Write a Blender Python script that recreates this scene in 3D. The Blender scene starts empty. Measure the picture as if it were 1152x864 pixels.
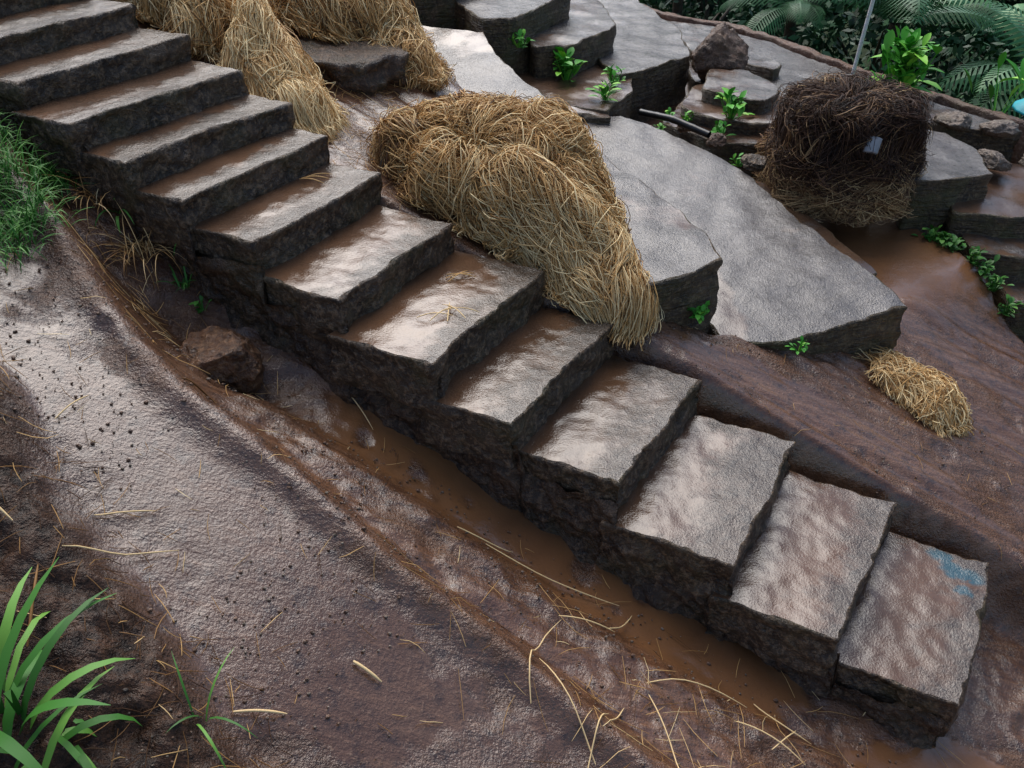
import bpy, math, random, time
import numpy as np
from mathutils import Vector, noise
from mathutils.geometry import delaunay_2d_cdt
random.seed(7); rng=np.random.default_rng(7)
scn=bpy.context.scene
scn.view_settings.view_transform='Standard'; scn.view_settings.look='None'; scn.view_settings.exposure=0
COL=scn.collection
SX,SY=.902,-.431
def st(x,y): return SX*x+SY*y, -SY*x+SX*y
def xy(s,t): return SX*s-SY*t, SY*s+SX*t
def N(x,y,z=0.0): return noise.noise((x,y,z))
def FR(x,y,z,o=4): return noise.fractal((x,y,z),1.0,2.0,o)
def sm(v,a,b):
    q=(v-a)/(b-a); q=0 if q<0 else 1 if q>1 else q
    return q*q*(3-2*q)
def itp(v,T):
    if v<=T[0][0]: return T[0][1]
    for i in range(1,len(T)):
        if v<=T[i][0]:
            a,b=T[i-1],T[i]; return a[1]+(b[1]-a[1])*(v-a[0])/(b[0]-a[0])
    return T[-1][1]
def sitp(v,T): return (itp(v-.22,T)+itp(v-.11,T)+itp(v,T)+itp(v+.11,T)+itp(v+.22,T))/5
# ------------------------------------------------------------ materials
class M:
    def __init__(s,name):
        s.m=bpy.data.materials.new(name); s.m.use_nodes=True; s.t=s.m.node_tree; s.n=s.t.nodes
        s.b=s.n['Principled BSDF']; s.tc=s.n.new('ShaderNodeTexCoord')
    def link(s,a,b): s.t.links.new(a,b)
    def put(s,sock,v):
        if isinstance(v,bpy.types.NodeSocket): s.link(v,sock)
        elif isinstance(v,(tuple,list)) and len(v)==3 and sock.type=='RGBA': sock.default_value=(*v,1)
        else: sock.default_value=v
    def noise(s,scale,detail=3,rough=.6,vec=None,dist=0,out='Fac'):
        n=s.n.new('ShaderNodeTexNoise'); n.inputs['Scale'].default_value=scale; n.inputs['Detail'].default_value=detail
        n.inputs['Roughness'].default_value=rough; n.inputs['Distortion'].default_value=dist
        s.link(vec or s.tc.outputs['Object'],n.inputs['Vector']); return n.outputs[out]
    def mapv(s,scale=(1,1,1),rot=(0,0,0)):
        n=s.n.new('ShaderNodeMapping'); n.inputs['Scale'].default_value=scale; n.inputs['Rotation'].default_value=rot
        s.link(s.tc.outputs['Object'],n.inputs['Vector']); return n.outputs[0]
    def ramp(s,f,a,b,va=0.,vb=1.):
        n=s.n.new('ShaderNodeMapRange'); n.clamp=True
        n.inputs[1].default_value=a; n.inputs[2].default_value=b; n.inputs[3].default_value=va; n.inputs[4].default_value=vb
        s.link(f,n.inputs[0]); return n.outputs[0]
    def mix(s,f,a,b):
        n=s.n.new('ShaderNodeMix'); n.data_type='RGBA'
        s.put(n.inputs[0],f); s.put(n.inputs[6],a); s.put(n.inputs[7],b); return n.outputs[2]
    def mixf(s,f,a,b):
        n=s.n.new('ShaderNodeMix'); n.data_type='FLOAT'
        s.put(n.inputs[0],f); s.put(n.inputs[2],a); s.put(n.inputs[3],b); return n.outputs[0]
    def math(s,op,a,b=0.):
        n=s.n.new('ShaderNodeMath'); n.operation=op; s.put(n.inputs[0],a); s.put(n.inputs[1],b); return n.outputs[0]
    def attr(s,name):
        n=s.n.new('ShaderNodeAttribute'); n.attribute_name=name; return n
    def sep(s,c):
        n=s.n.new('ShaderNodeSeparateColor'); s.link(c,n.inputs[0]); return n.outputs
    def crmp(s,f,stops):
        n=s.n.new('ShaderNodeValToRGB'); e=n.color_ramp.elements
        e[0].position=stops[0][0]; e[0].color=(*stops[0][1],1); e[1].position=stops[-1][0]; e[1].color=(*stops[-1][1],1)
        for p,c in stops[1:-1]:
            q=e.new(p); q.color=(*c,1)
        s.link(f,n.inputs[0]); return n.outputs[0]
    def bump(s,h,strength=.5,dist=.01,normal=None):
        n=s.n.new('ShaderNodeBump'); s.put(n.inputs['Strength'],strength); n.inputs['Distance'].default_value=dist
        s.link(h,n.inputs['Height'])
        if normal: s.link(normal,n.inputs['Normal'])
        return n.outputs[0]
    def coat(s,wgt,rough=.1,normal=None,ior=1.7):
        s.put(s.b.inputs['Coat Weight'],wgt); s.put(s.b.inputs['Coat Roughness'],rough); s.b.inputs['Coat IOR'].default_value=ior
        if normal: s.link(normal,s.b.inputs['Coat Normal'])
    def fin(s,color,rough,bump=None,spec=.5):
        s.put(s.b.inputs['Base Color'],color); s.put(s.b.inputs['Roughness'],rough)
        s.b.inputs['Specular IOR Level'].default_value=spec
        if bump: s.link(bump,s.b.inputs['Normal'])
        return s.m

def mat_ground():
    m=M('wet_mud'); at=m.attr('mask'); a=m.sep(at.outputs['Color']); water,soil,veg,pud=a[0],a[1],a[2],at.outputs['Alpha']
    warm=m.attr('rnd').outputs['Fac']
    n1=m.noise(1.7,3,.6); n2=m.noise(18,5,.78); n3=m.noise(85,3,.7)
    ms=m.mapv((2.2,22,2.2),(0,0,math.radians(25.5))); ns=m.noise(1.6,4,.65,ms,.3)
    c=m.mix(m.ramp(n1,.38,.62),(.088,.038,.019),(.132,.066,.038))
    c=m.mix(m.math('MULTIPLY',warm,.85),c,m.mix(m.ramp(ns,.35,.65),(.10,.037,.014),(.215,.10,.047)))
    c=m.mix(m.ramp(ns,.52,.7,0,.4),c,(.26,.135,.075))
    c=m.mix(m.ramp(n2,.50,.66,0,.8),c,(.030,.013,.008))
    c=m.mix(m.ramp(n3,.58,.70,0,.6),c,(.29,.18,.115))
    c=m.mix(water,c,m.mix(m.ramp(n1,.4,.6),(.25,.112,.044),(.16,.072,.030)))
    cs=m.mix(m.ramp(n2,.38,.66),(.016,.008,.0045),(.11,.052,.027))
    c=m.mix(soil,c,cs)
    c=m.mix(veg,c,m.mix(m.ramp(n2,.4,.6),(.01,.02,.006),(.03,.05,.015)))
    film=m.math('MAXIMUM',m.ramp(m.math('ADD',m.noise(3.2,4,.65),m.math('MULTIPLY',n2,.25)),.54,.62),pud)
    r=m.mixf(film,m.ramp(n2,.3,.7,.5,.75),.5)
    r=m.mixf(soil,r,.7); r=m.mixf(veg,r,.8)
    hb=m.math('ADD',m.math('MULTIPLY',n2,.32),m.math('MULTIPLY',n3,.6))
    hb=m.math('ADD',hb,m.math('MULTIPLY',ns,.3))
    st_=m.mixf(film,.95,.75); st_=m.mixf(pud,st_,.5); st_=m.mixf(water,st_,.12); st_=m.mixf(soil,st_,1.)
    cw=m.mixf(film,.6,1.); cw=m.mixf(soil,cw,.2); cw=m.mixf(veg,cw,0.)
    m.coat(cw,m.mixf(water,m.mixf(film,.13,.06),.03),m.bump(hb,m.mixf(water,m.mixf(pud,m.mixf(film,.6,.42),.17),.09),.025))
    return m.fin(c,r,m.bump(hb,st_,.035),.15)
def mat_top(name,g1,g2,mud=(.15,.085,.052)):
    m=M(name); ms=m.sep(m.attr('mask').outputs['Color']); mud_a=ms[0]
    n1=m.noise(2.3,3,.6); n2=m.noise(24,5,.75); n3=m.noise(130,2,.7); n4=m.noise(7,4,.65)
    c=m.mix(m.ramp(n1,.36,.62),g1,g2)
    c=m.mix(m.ramp(n2,.46,.66,0,.9),c,(.024,.016,.012))
    c=m.mix(m.ramp(n3,.58,.70,0,.5),c,(.25,.205,.16))
    mm=m.ramp(m.math('ADD',mud_a,m.math('MULTIPLY',m.math('SUBTRACT',n4,.5),1.4)),.34,.64)
    c=m.mix(m.math('MULTIPLY',mm,.92),c,m.mix(m.ramp(n1,.4,.6),mud,tuple(x*.6 for x in mud)))
    c=m.mix(m.math('MULTIPLY',ms[1],m.ramp(n2,.30,.44,0,.92)),c,(.014,.085,.115))
    hb=m.math('ADD',m.math('MULTIPLY',n2,.7),m.math('MULTIPLY',n3,.5))
    r=m.ramp(n2,.3,.7,.45,.7)
    s=m.mixf(mm,.95,.5)
    m.coat(m.mixf(mm,.9,1.),m.mixf(mm,.08,.045),m.bump(hb,m.mixf(mm,.44,.18),.014))
    return m.fin(c,r,m.bump(hb,s,.018),.12)
def mat_rock(name,c1,c2,c3,moss=.5,strata=True,coat=.45,cell=0.):
    m=M(name); n1=m.noise(9,4,.7); n2=m.noise(40,4,.75)
    c=m.mix(m.ramp(n1,.35,.65),c1,c2); c=m.mix(m.ramp(n2,.48,.66,0,.85),c,c3)
    if moss: c=m.mix(m.ramp(m.noise(3.5,3,.7),.50,.64,0,moss),c,(.075,.075,.02))
    hb=m.math('ADD',n1,m.math('MULTIPLY',n2,.6))
    if strata:
        sv=m.noise(6,4,.7,m.mapv((1,1,9))); hb=m.math('ADD',hb,sv)
        c=m.mix(m.ramp(sv,.5,.62,0,.6),c,c1)
    nb=m.bump(hb,.9,.03)
    if coat: m.coat(coat,.1,nb,1.6)
    return m.fin(c,m.ramp(n1,.3,.7,.4,.7),nb,.25)
def mat_strand(name,stops,rough=.5):
    m=M(name); f=m.attr('rnd').outputs['Fac']
    c=m.crmp(f,stops); return m.fin(c,rough,None,.3)
mat_leaf=mat_strand
MG=mat_ground()
MTREAD=mat_top('wet_stone_tread',(.066,.044,.030),(.115,.078,.054),(.15,.070,.031))
MTERR=mat_top('wet_terrace_surface',(.078,.068,.064),(.13,.115,.108),(.145,.074,.038))
MRISER=mat_rock('dark_riser_stone',(.019,.011,.007),(.09,.057,.034),(.26,.17,.10),.25,False)
MWALL=mat_rock('mossy_terrace_wall',(.035,.022,.012),(.13,.083,.041),(.27,.19,.10),.6)
MRUB=mat_rock('rubble_wall_stone',(.017,.009,.0055),(.072,.040,.022),(.18,.108,.062),.2,False)
MSTRAW=mat_strand('straw',[(0,(.08,.033,.010)),(.3,(.32,.16,.048)),(.65,(.72,.435,.165)),(1,(.99,.78,.43))])
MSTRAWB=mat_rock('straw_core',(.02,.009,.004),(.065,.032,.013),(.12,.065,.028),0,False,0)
MDARK=mat_strand('dark_fibre',[(0,(.014,.007,.005)),(.45,(.082,.038,.022)),(.65,(.30,.165,.075)),(1,(.78,.55,.28))])
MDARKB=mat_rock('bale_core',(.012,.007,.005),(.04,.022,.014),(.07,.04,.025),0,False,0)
MGRASS=mat_leaf('grass_blade',[(0,(.02,.085,.012)),(.6,(.06,.22,.03)),(1,(.17,.38,.06))])
MBRIGHT=mat_leaf('bright_leaf',[(0,(.03,.17,.02)),(.6,(.10,.42,.04)),(1,(.34,.70,.07))])
MFOREST=mat_leaf('forest_leaf',[(0,(.005,.022,.009)),(.6,(.024,.085,.034)),(1,(.08,.20,.07))],.5)
MPALM=mat_leaf('palm_leaf',[(0,(.016,.07,.026)),(.6,(.045,.165,.058)),(1,(.12,.29,.10))],.4)
MBARK=mat_rock('bark',(.03,.022,.016),(.08,.06,.04),(.12,.09,.06),.3,False,0)
MPOLE=mat_rock('pale_bamboo',(.75,.75,.72),(.85,.84,.82),(.65,.64,.6),0,False,0)
MSTONE=mat_rock('field_stone',(.12,.083,.06),(.22,.165,.125),(.32,.26,.21),.2,False)
MBROCK=mat_rock('mud_rock',(.055,.027,.014),(.16,.082,.045),(.25,.148,.09),.1,False)
MCLOD=mat_rock('mud_clod',(.10,.05,.027),(.18,.098,.058),(.26,.155,.10),0,False,.6)
MRUST=mat_rock('rusty_rock',(.035,.015,.008),(.15,.066,.03),(.30,.16,.08),0,False)
def mat_plain(name,c,r):
    m=M(name); n=m.noise(20,3,.6); return m.fin(m.mix(m.ramp(n,.35,.7,0,.5),c,tuple(x*.5 for x in c)),r,m.bump(n,.2,.01))
MWHITE=mat_plain('white_plastic',(.42,.46,.52),.35); MCYAN=mat_plain('turquoise_cloth',(.02,.5,.6),.5)
MBLACK=mat_plain('black_pipe',(.012,.012,.013),.3)
MORANGE=mat_rock('orange_earth_wall',(.10,.045,.027),(.19,.095,.058),(.3,.18,.12),.3,False)
# ------------------------------------------------------------ mesh helpers
def tag(o,label=None,cat=None,group=None,kind=None):
    if label: o['label']=label
    if cat: o['category']=cat
    if group: o['group']=group
    if kind: o['kind']=kind
    return o
def mk(name,V,F,mat,rnd=None,mask=None,parent=None,smooth=True,mats=None,mi=None):
    me=bpy.data.meshes.new(name)
    V=np.asarray(V,dtype=np.float32)
    if isinstance(F,np.ndarray):
        n=F.shape[1]; me.vertices.add(len(V)); me.vertices.foreach_set('co',V.ravel())
        me.loops.add(F.size); me.loops.foreach_set('vertex_index',F.ravel().astype(np.int32))
        me.polygons.add(len(F)); me.polygons.foreach_set('loop_start',np.arange(0,F.size,n,dtype=np.int32))
        me.update(calc_edges=True)
    else:
        me.from_pydata(V.tolist(),[],F)
    if rnd is not None:
        a=me.attributes.new('rnd','FLOAT','POINT'); a.data.foreach_set('value',np.asarray(rnd,dtype=np.float32))
    if mask is not None:
        a=me.attributes.new('mask','FLOAT_COLOR','POINT'); a.data.foreach_set('color',np.asarray(mask,dtype=np.float32).ravel())
    for q in (mats or [mat]): me.materials.append(q)
    if mi is not None: me.polygons.foreach_set('material_index',np.asarray(mi,dtype=np.int32))
    me.polygons.foreach_set('use_smooth',np.full(len(me.polygons),smooth))
    me.update()
    o=bpy.data.objects.new(name,me); COL.objects.link(o)
    if parent: o.parent=parent
    return o
def empty(name,loc=(0,0,0)):
    o=bpy.data.objects.new(name,None); o.location=loc; COL.objects.link(o); o.empty_display_size=.1; return o
def tubes(L,R,k=3):
    n,m,_=L.shape
    T=np.gradient(L,axis=1); T/=np.linalg.norm(T,axis=2,keepdims=True)+1e-9
    ref=rng.normal(size=(n,1,3)); A=np.cross(T,ref); A/=np.linalg.norm(A,axis=2,keepdims=True)+1e-9
    B=np.cross(T,A)
    V=np.empty((n,m,k,3))
    for j in range(k):
        a=2*math.pi*j/k; V[:,:,j]=L+(A*math.cos(a)+B*math.sin(a))*R[:,:,None]
    idx=np.arange(n*m*k).reshape(n,m,k)
    F=[]
    for j in range(k):
        j2=(j+1)%k
        F.append(np.stack([idx[:,:-1,j],idx[:,:-1,j2],idx[:,1:,j2],idx[:,1:,j]],-1).reshape(-1,4))
    return V.reshape(-1,3),np.concatenate(F)
# ------------------------------------------------------------ ground
CZ=3.2
LT=[(-12,-.8),(-8,.1),(-6,.5),(-4,.95),(-3.12,1.3),(-2.61,1.6),(-1.74,2.0),(-.645,2.48),(.615,2.84),(2,3.1),(4,3.8),(12,6)]
RT=[(-12,-.9),(-8,0),(-5,.55),(-3.5,1.02),(-2.9,1.26),(-2.45,1.45),(-2.1,1.57),(-1.36,1.84),(-.6,2.11),(.1,2.39),(.615,2.58),(2,3.05),(4,3.8),(12,6)]
RIM=[(-4,2.15),(-2.95,2.02),(-2.7,1.88),(-2.4,1.74),(-2.06,1.65),(-1.7,1.60),(-1.42,1.59),(-.9,1.55),(-.34,1.49),(.7,1.35),(3,1.2)]
BNK=[(-3.4,1.70),(-2.62,1.36),(-1.78,1.07),(-1.16,.86),(0,.45),(2,0)]
XE=[(3.0,3.35),(3.6,3.0),(4.03,2.82),(4.44,2.66),(4.77,2.48),(5.0,2.46)]
def ground(x,y,detail=False):
    s,t=st(x,y)
    hl=sitp(s,LT); hr=sitp(s,RT); tr=sitp(s,RIM)+.03*N(s*2.2,3.1)
    d=t-tr
    up=1-sm(s,-1.2,-.2)
    hL=hl-(.085+.05*up)*(1-sm(d,.0,.12))-.06*(1-sm(t,tr+.1,2.0))-.052*math.exp(-((d+.04)/.055)**2)
    hL+=.045*sm(t,1.90,2.00)-.02*math.exp(-((t-1.86)/.05)**2)
    te=sitp(s,BNK)+.08*N(s*3,7.7); soil=1-sm(t,te-.10,te+.05)
    hL-=.07*soil
    hL+=.12*math.exp(-((s+2.2)/.36)**2-((t-1.97)/.16)**2)
    u=sm(t,2.92,2.97+.10*sm(s,-1.4,-.8)); h=hL+(hr-hL)*u
    tb=3.5+1.2*(s+.3); tb=3.1 if tb<3.1 else 5.5 if tb>5.5 else tb
    if s<-1.5: tb=3.6+(-1.5-s)*.6
    hf=2.36-.28*sm(y,5,7)+.28*max(0,s-.4)-min(.9,max(0,(-.3-x)))*1.0
    b=sm(t,tb+.1,tb+.75); h=h+(hf-h)*b
    if 2.5<y<5.3 and t>3: 
        xe=itp(y,XE); h+=.55*sm(x+.03*N(y*6,2.2),xe,xe+.10)*(1-sm(y,5.0,5.25))*sm(y,3.2,3.9)
    dd=(x-2.4)*.82+(y-7.3)*.57
    if dd>.12:
        f=dd-.12; h+=min(f*.9,5)-max(0,f-14)*.42
    water=0.
    if t<2.3: water=sm(t,1.92+.06*N(s*4,1),1.98)*sm(s,-2.0,-1.6)*sm(N(s*2.6,t*3,8)+.4*N(s*9,t*12,3),-.34,-.18)
    veg=sm(dd,.3,.9) if dd>.3 else 0.
    if t>tb+.15 and s>-1.2 and dd<.2: water=max(water,sm(t,tb+.2,tb+.6)*(1-sm(s,.5,1.0))*.9)
    if b>0 and y>6.2 and dd<.2: water*=.2
    soil=soil if t<2.2 else 0
    if t<2.2: 
        soil=max(soil,.8*math.exp(-((s+2.25)/.42)**2-((t-1.97)/.16)**2)); 
        soil=max(soil,(1-sm(s,-3.3,-2.9)))
    if detail:
        onp=(1-soil)*(1-sm(d,-.02,.02)) if t<2.2 else 0
        rt=1 if t>2.95 else 0
        p=sm(N(s*1.3+5,t*2.5,2.2)+.35*N(s*6,t*8,1)+.2*N(s*20,t*24,1),-.06,.12)*(1-soil)*(1-sm(d,-.16,-.10)) if t<2.2 else 0
        if rt and water<.5: p=sm(N(s*.9+2,t*5,4.2)+.3*N(s*3,t*14,1)+.15*N(s*20,t*24,1),.0,.12)
        if t<2.0 and d>0: p=max(p,.7*sm(N(s*2.3,t*6,6.6),-.05,.15))*(1-soil)
        warm=sm(d,-.12,-.02) if t<2.5 else 1-sm(N(s*1.1,t*1.3,9),.1,.4)*.4
        amp=(1-.9*water)*(1-.8*p)*(1-.5*onp)*(1-.5*rt)
        z=CZ-h
        z+=amp*(.016*FR(x*3,y*3,1.5,4)+.009*N(x*22,y*22,.3)+.0055*N(x*60,y*60,.9)-.018*sm(N(x*6,y*6,4.),.15,.4))
        if soil>0: z+=soil*(.035*FR(x*9,y*9,4.4,4)+.018*N(x*40,y*40))
        if t>2.95 and t<tb+.5:
            z+=.022*N(s*.6,t*8)+.010*N(s*.9,t*21,2)+.004*N(s*1.5,t*50,2)
        if t<2.0 and soil<.5: z+=.006*N(s*1.3,t*16,5)*(1-p)
        if d>.03 and t<2.0: z+=.009*FR(x*9,y*9,7.,3)+.008*N(s*2,t*22,8)
        if veg>0: z+=veg*.15*FR(x*.8,y*.8,9,3)
        return z,(water,soil,veg,p),warm
    return CZ-h
def axis(segs,far):
    a=[]; 
    for lo,hi,st_ in segs: a+=list(np.arange(lo,hi,st_))
    a.append(segs[-1][1])
    g=segs[-1][2]; v=a[-1]
    while v<far[1]: g=g*1.16; v+=g; a.append(v)
    g=segs[0][2]; v=a[0]
    while v>far[0]: g=g*1.16; v-=g; a.insert(0,v)
    return np.array(a)
ax=axis([(-2.6,3.0,.0145)],(-130,130)); ay=axis([(.9,3.4,.0135),(3.4,5.5,.024),(5.5,8.5,.05)],(-100,150))
V=[];MK=[];WM=[]
for y in ay:
    y=float(y)
    for x in ax:
        z,mk_,wm=ground(float(x),y,True); V.append((x,y,z)); MK.append(mk_); WM.append(wm)
nx,ny=len(ax),len(ay); I=np.arange(nx*ny).reshape(ny,nx)
F=np.stack([I[:-1,:-1],I[:-1,1:],I[1:,1:],I[1:,:-1]],-1).reshape(-1,4)
g=mk('ground',V,F,MG,mask=MK,rnd=WM); tag(g,'wet brown muddy hillside with channels and slopes','ground',kind='structure')
# ------------------------------------------------------------ blocks
def resample(P,res,closed=True):
    out=[]; n=len(P)
    for i in range(n if closed else n-1):
        a=np.array(P[i],float); b=np.array(P[(i+1)%n],float); L=np.linalg.norm((b-a)[:2]); k=max(1,int(round(L/res)))
        for j in range(k): out.append(a+(b-a)*j/k)
    return np.array(out)
def block(P,zb,res=.03,r=.012,wob=.008,wallamp=.012,topamp=.004,mudf=None,freq=1.,smooth=0,stain=None):
    A=sum(P[i][0]*P[(i+1)%len(P)][1]-P[(i+1)%len(P)][0]*P[i][1] for i in range(len(P)))
    if A<0: P=P[::-1]
    O=resample(P,res)
    for k in range(smooth): O=(np.roll(O,1,0)+O*2+np.roll(O,-1,0))/4
    nx_=np.roll(O,-1,0)-np.roll(O,1,0); nrm=np.stack([nx_[:,1],-nx_[:,0]],1); nrm/=np.linalg.norm(nrm,axis=1,keepdims=True)
    w=np.array([N(p[0]*6*freq,p[1]*6*freq,1.)+.35*N(p[0]*30*freq,p[1]*30*freq,2.)-1.6*max(0,N(p[0]*13,p[1]*13,5.)-.28) for p in O])*wob
    O[:,:2]+=nrm*w[:,None]
    def disp(p):
        return topamp*(N(p[0]*7,p[1]*7,p[2])+.5*N(p[0]*25,p[1]*25,p[2]))
    ch=np.array([max(0,N(p[0]*14*freq,p[1]*14*freq,6.)) for p in O])*r*2.2
    ins=O.copy(); ins[:,:2]-=nrm*(r+ch)[:,None]
    x0,y0=O[:,:2].min(0); x1,y1=O[:,:2].max(0)
    pts=[Vector((float(p[0]),float(p[1]))) for p in ins]; nb=len(pts)
    gx=np.arange(x0,x1,res); gy=np.arange(y0,y1,res)
    GX,GY=np.meshgrid(gx,gy); GX=(GX+rng.uniform(-.2,.2,GX.shape)*res).ravel(); GY=(GY+rng.uniform(-.2,.2,GY.shape)*res).ravel()
    X=ins[:,0];Y=ins[:,1];X2=np.roll(X,-1);Y2=np.roll(Y,-1)
    c=((Y>GY[:,None])!=(Y2>GY[:,None]))&(GX[:,None]<(X2-X)*(GY[:,None]-Y)/(Y2-Y+1e-12)+X)
    ok=(c.sum(1)%2==1)&(((GX[:,None]-X)**2+(GY[:,None]-Y)**2).min(1)>(res*.55)**2)
    pts+=[Vector((float(a),float(b))) for a,b in zip(GX[ok],GY[ok])]
    edges=[(i,(i+1)%nb) for i in range(nb)]
    vs,_,fs,_,_,_=delaunay_2d_cdt(pts,edges,[],1,1e-6)
    Vt=[];mk_=[]
    for v in vs:
        d2=((O[:,:2]-np.array(v[:]))**2).sum(1); wgt=1/(d2**1.2+1e-7); z=float((wgt*O[:,2]).sum()/wgt.sum())
        p=(v[0],v[1],z); Vt.append((v[0],v[1],z+disp(p))); mk_.append((mudf(v[0],v[1]) if mudf else 0,stain(v[0],v[1]) if stain else 0,0,1))
    Ft=[list(f) for f in fs]
    f=Ft[0]; a,b,c=[np.array(Vt[i][:2]) for i in f[:3]]
    if (b[0]-a[0])*(c[1]-a[1])-(b[1]-a[1])*(c[0]-a[0])<0: Ft=[q[::-1] for q in Ft]
    rings=[]
    ztop=np.array([p[2]+disp((p[0],p[1],p[2])) for p in ins])
    rings.append(np.column_stack([ins[:,:2],ztop]))
    k=O[:,:2]-nrm*((r+ch)*.3)[:,None]; rings.append(np.column_stack([k,ztop-(r+ch)*.3]))
    zb_=np.array([zb(p[0],p[1]) for p in O]); z1=ztop-(r+ch)
    depth=max(.02,float((z1-zb_).max())); rows=min(30,max(2,int(depth/res/.8)))
    for j in range(rows+1):
        z=z1+(np.minimum(zb_,z1-.01)-z1)*j/rows
        off=np.array([wallamp*(1.3*N(p[0]*8*freq,p[1]*8*freq,zz*10*freq)+.8*N(p[0]*22*freq,p[1]*22*freq,zz*26*freq)-.35) for p,zz in zip(O,z)])
        off*=min(1,(j+.3)/2.5)
        rings.append(np.column_stack([O[:,:2]+nrm*off[:,None],z]))
    Vw=np.concatenate(rings); n=len(O); Fw=[]
    for j in range(len(rings)-1):
        for i in range(n):
            i2=(i+1)%n; Fw.append([j*n+i,(j+1)*n+i,(j+1)*n+i2,j*n+i2])
    return (Vt,Ft,mk_),(Vw,Fw)
# ------------------------------------------------------------ staircase
stair=empty('stone_staircase')
tag(stair,'wet rough stone staircase descending across the muddy slope','staircase')
FS=[(-3.70,.81,.14),(-3.41,.91,.15),(-3.14,1.01,.15),(-2.87,1.12,.14),(-2.64,1.235,.13),(-2.42,1.35,.11),(-2.12,1.47,.09),(-1.753,1.61,.085),(-1.356,1.755,.085),(-1.028,1.92,.085),(-.638,2.09,.085),(-.204,2.26,.085),(.207,2.43,.085),(.615,2.60,.085)]
import bmesh
def joinblock(name,tp,wl,mt,mw,parent):
    n=len(tp[0]); V=list(tp[0])+[tuple(v) for v in wl[0]]; F=tp[1]+[[i+n for i in f] for f in wl[1]]
    mask=tp[2]+[(0,0,0,1)]*len(wl[0])
    return mk(name,V,F,None,mask=mask,mats=[mt,mw],mi=[0]*len(tp[1])+[1]*len(wl[1]),parent=parent)
def ell(s,t,a,b,ra,rb,ph): return 1-math.hypot((s-a)/ra,(t-b)/rb)+.35*N(s*22+ph,t*22)
for i,(s,h,ro) in enumerate(FS):
    sp,_,rp=FS[i-1] if i else (s-.3,0,ro)
    j=lambda a: random.uniform(-a,a)
    tl=2.195+j(.03); trr=2.965+j(.02)+(.04 if i<6 else 0)
    z=CZ-h
    A=(*xy(s+j(.02),tl),z-.008+j(.008)); B=(*xy(s+ro+j(.02),trr),z+j(.008))
    C=(*xy(sp+rp-.05,trr),z+.006); D=(*xy(sp-.05,tl+j(.012)),z-.004)
    mid=(*xy((s*2+ro)/2+j(.014),(tl+trr)/2+j(.1)),z+j(.004))
    dep=.215 if i<len(FS)-1 else .34
    mb=random.uniform(.95,1.25)
    def mudf(x,y,s=s,sp=sp,mb=mb):
        ss,tt=st(x,y); q=(ss-.1*(tt-2.2)-sp)/(s-sp); return max(0,min(1,mb-.95*q))*(1-sm(tt,2.75,2.95)*.4)
    stf=(lambda x,y: sm(max(ell(*st(x,y),.585,2.85,.085,.05,0),ell(*st(x,y),.50,2.91,.05,.035,3),ell(*st(x,y),.60,2.76,.035,.025,5)),0,.15)) if i==len(FS)-1 else None
    tp,wl=block([A,mid,B,C,D],lambda x,y,z=z,dep=dep: z-dep,res=.016,r=.008,wob=.015,wallamp=.015,topamp=.006,mudf=mudf,stain=stf)
    joinblock('step',tp,wl,MTREAD,MRISER,stair)
cols=np.arange(-3.95,.60,.016); V=[];rows=36
for s in cols:
    s=float(s)
    h=[q[1] for q in FS if q[0]>=s-.015]; h=h[0] if h else 2.6
    t0=2.225; zt=CZ-h-.10
    x,y=xy(s,2.15); zb=ground(x,y)-.08
    for r in range(rows):
        f=r/(rows-1); z=zt+(zb-zt)*f
        p=(s*5+1.2*N(s*7,z*7,1),z*8+1.0*N(s*9,z*9,4),3.3); d=noise.voronoi(p)[0]
        e=max(0,min(1,(d[1]-d[0])*1.2))
        t=t0-.03*e+.03*N(s*9,z*9,2)+.014*N(s*28,z*30)+.03*N(s*4,z*4,8)-.05*f*f-.007*N(s*80,z*80)
        V.append((*xy(s,t),z))
nc=len(cols); I=np.arange(nc*rows).reshape(nc,rows)
F=np.stack([I[:-1,:-1],I[:-1,1:],I[1:,1:],I[1:,:-1]],-1).reshape(-1,4)
mk('side_wall',V,F,MRUB,parent=stair)
# ------------------------------------------------------------ terraces
def terrace(label,P,mudf=None,res=.04,mt=MTERR,mw=MWALL,zb=None,wa=.018,r=.008,smooth=1):
    e=empty('stone_terrace'); tag(e,label,'terrace',group='stepped stone terraces on the hillside')
    zb=zb or (lambda x,y: ground(x,y)-.12)
    tp,wl=block(P,zb,res=res,r=r,wob=.018,wallamp=wa,topamp=.012,mudf=mudf,freq=.8,smooth=smooth)
    mk('terrace_surface',tp[0],tp[1],mt,mask=tp[2],parent=e); mk('retaining_wall',wl[0],wl[1],mw,parent=e)
def nm(k,b=0.): return lambda x,y: b+k*(N(x*1.1,y*1.1,3.)+.5*N(x*3,y*3,1))
T1E=[(.94,3.42),(.9,3.66),(.83,3.85),(.71,4.09),(.57,4.3),(.44,4.6),(.32,4.91),(.18,5.12),(.05,5.33)]
def pld(x,y,PL):
    m=9.
    for (a,b),(c,d) in zip(PL[:-1],PL[1:]):
        q=((x-a)*(c-a)+(y-b)*(d-b))/((c-a)**2+(d-b)**2); q=max(0,min(1,q)); m=min(m,math.hypot(x-a-q*(c-a),y-b-q*(d-b)))
    return m
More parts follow.
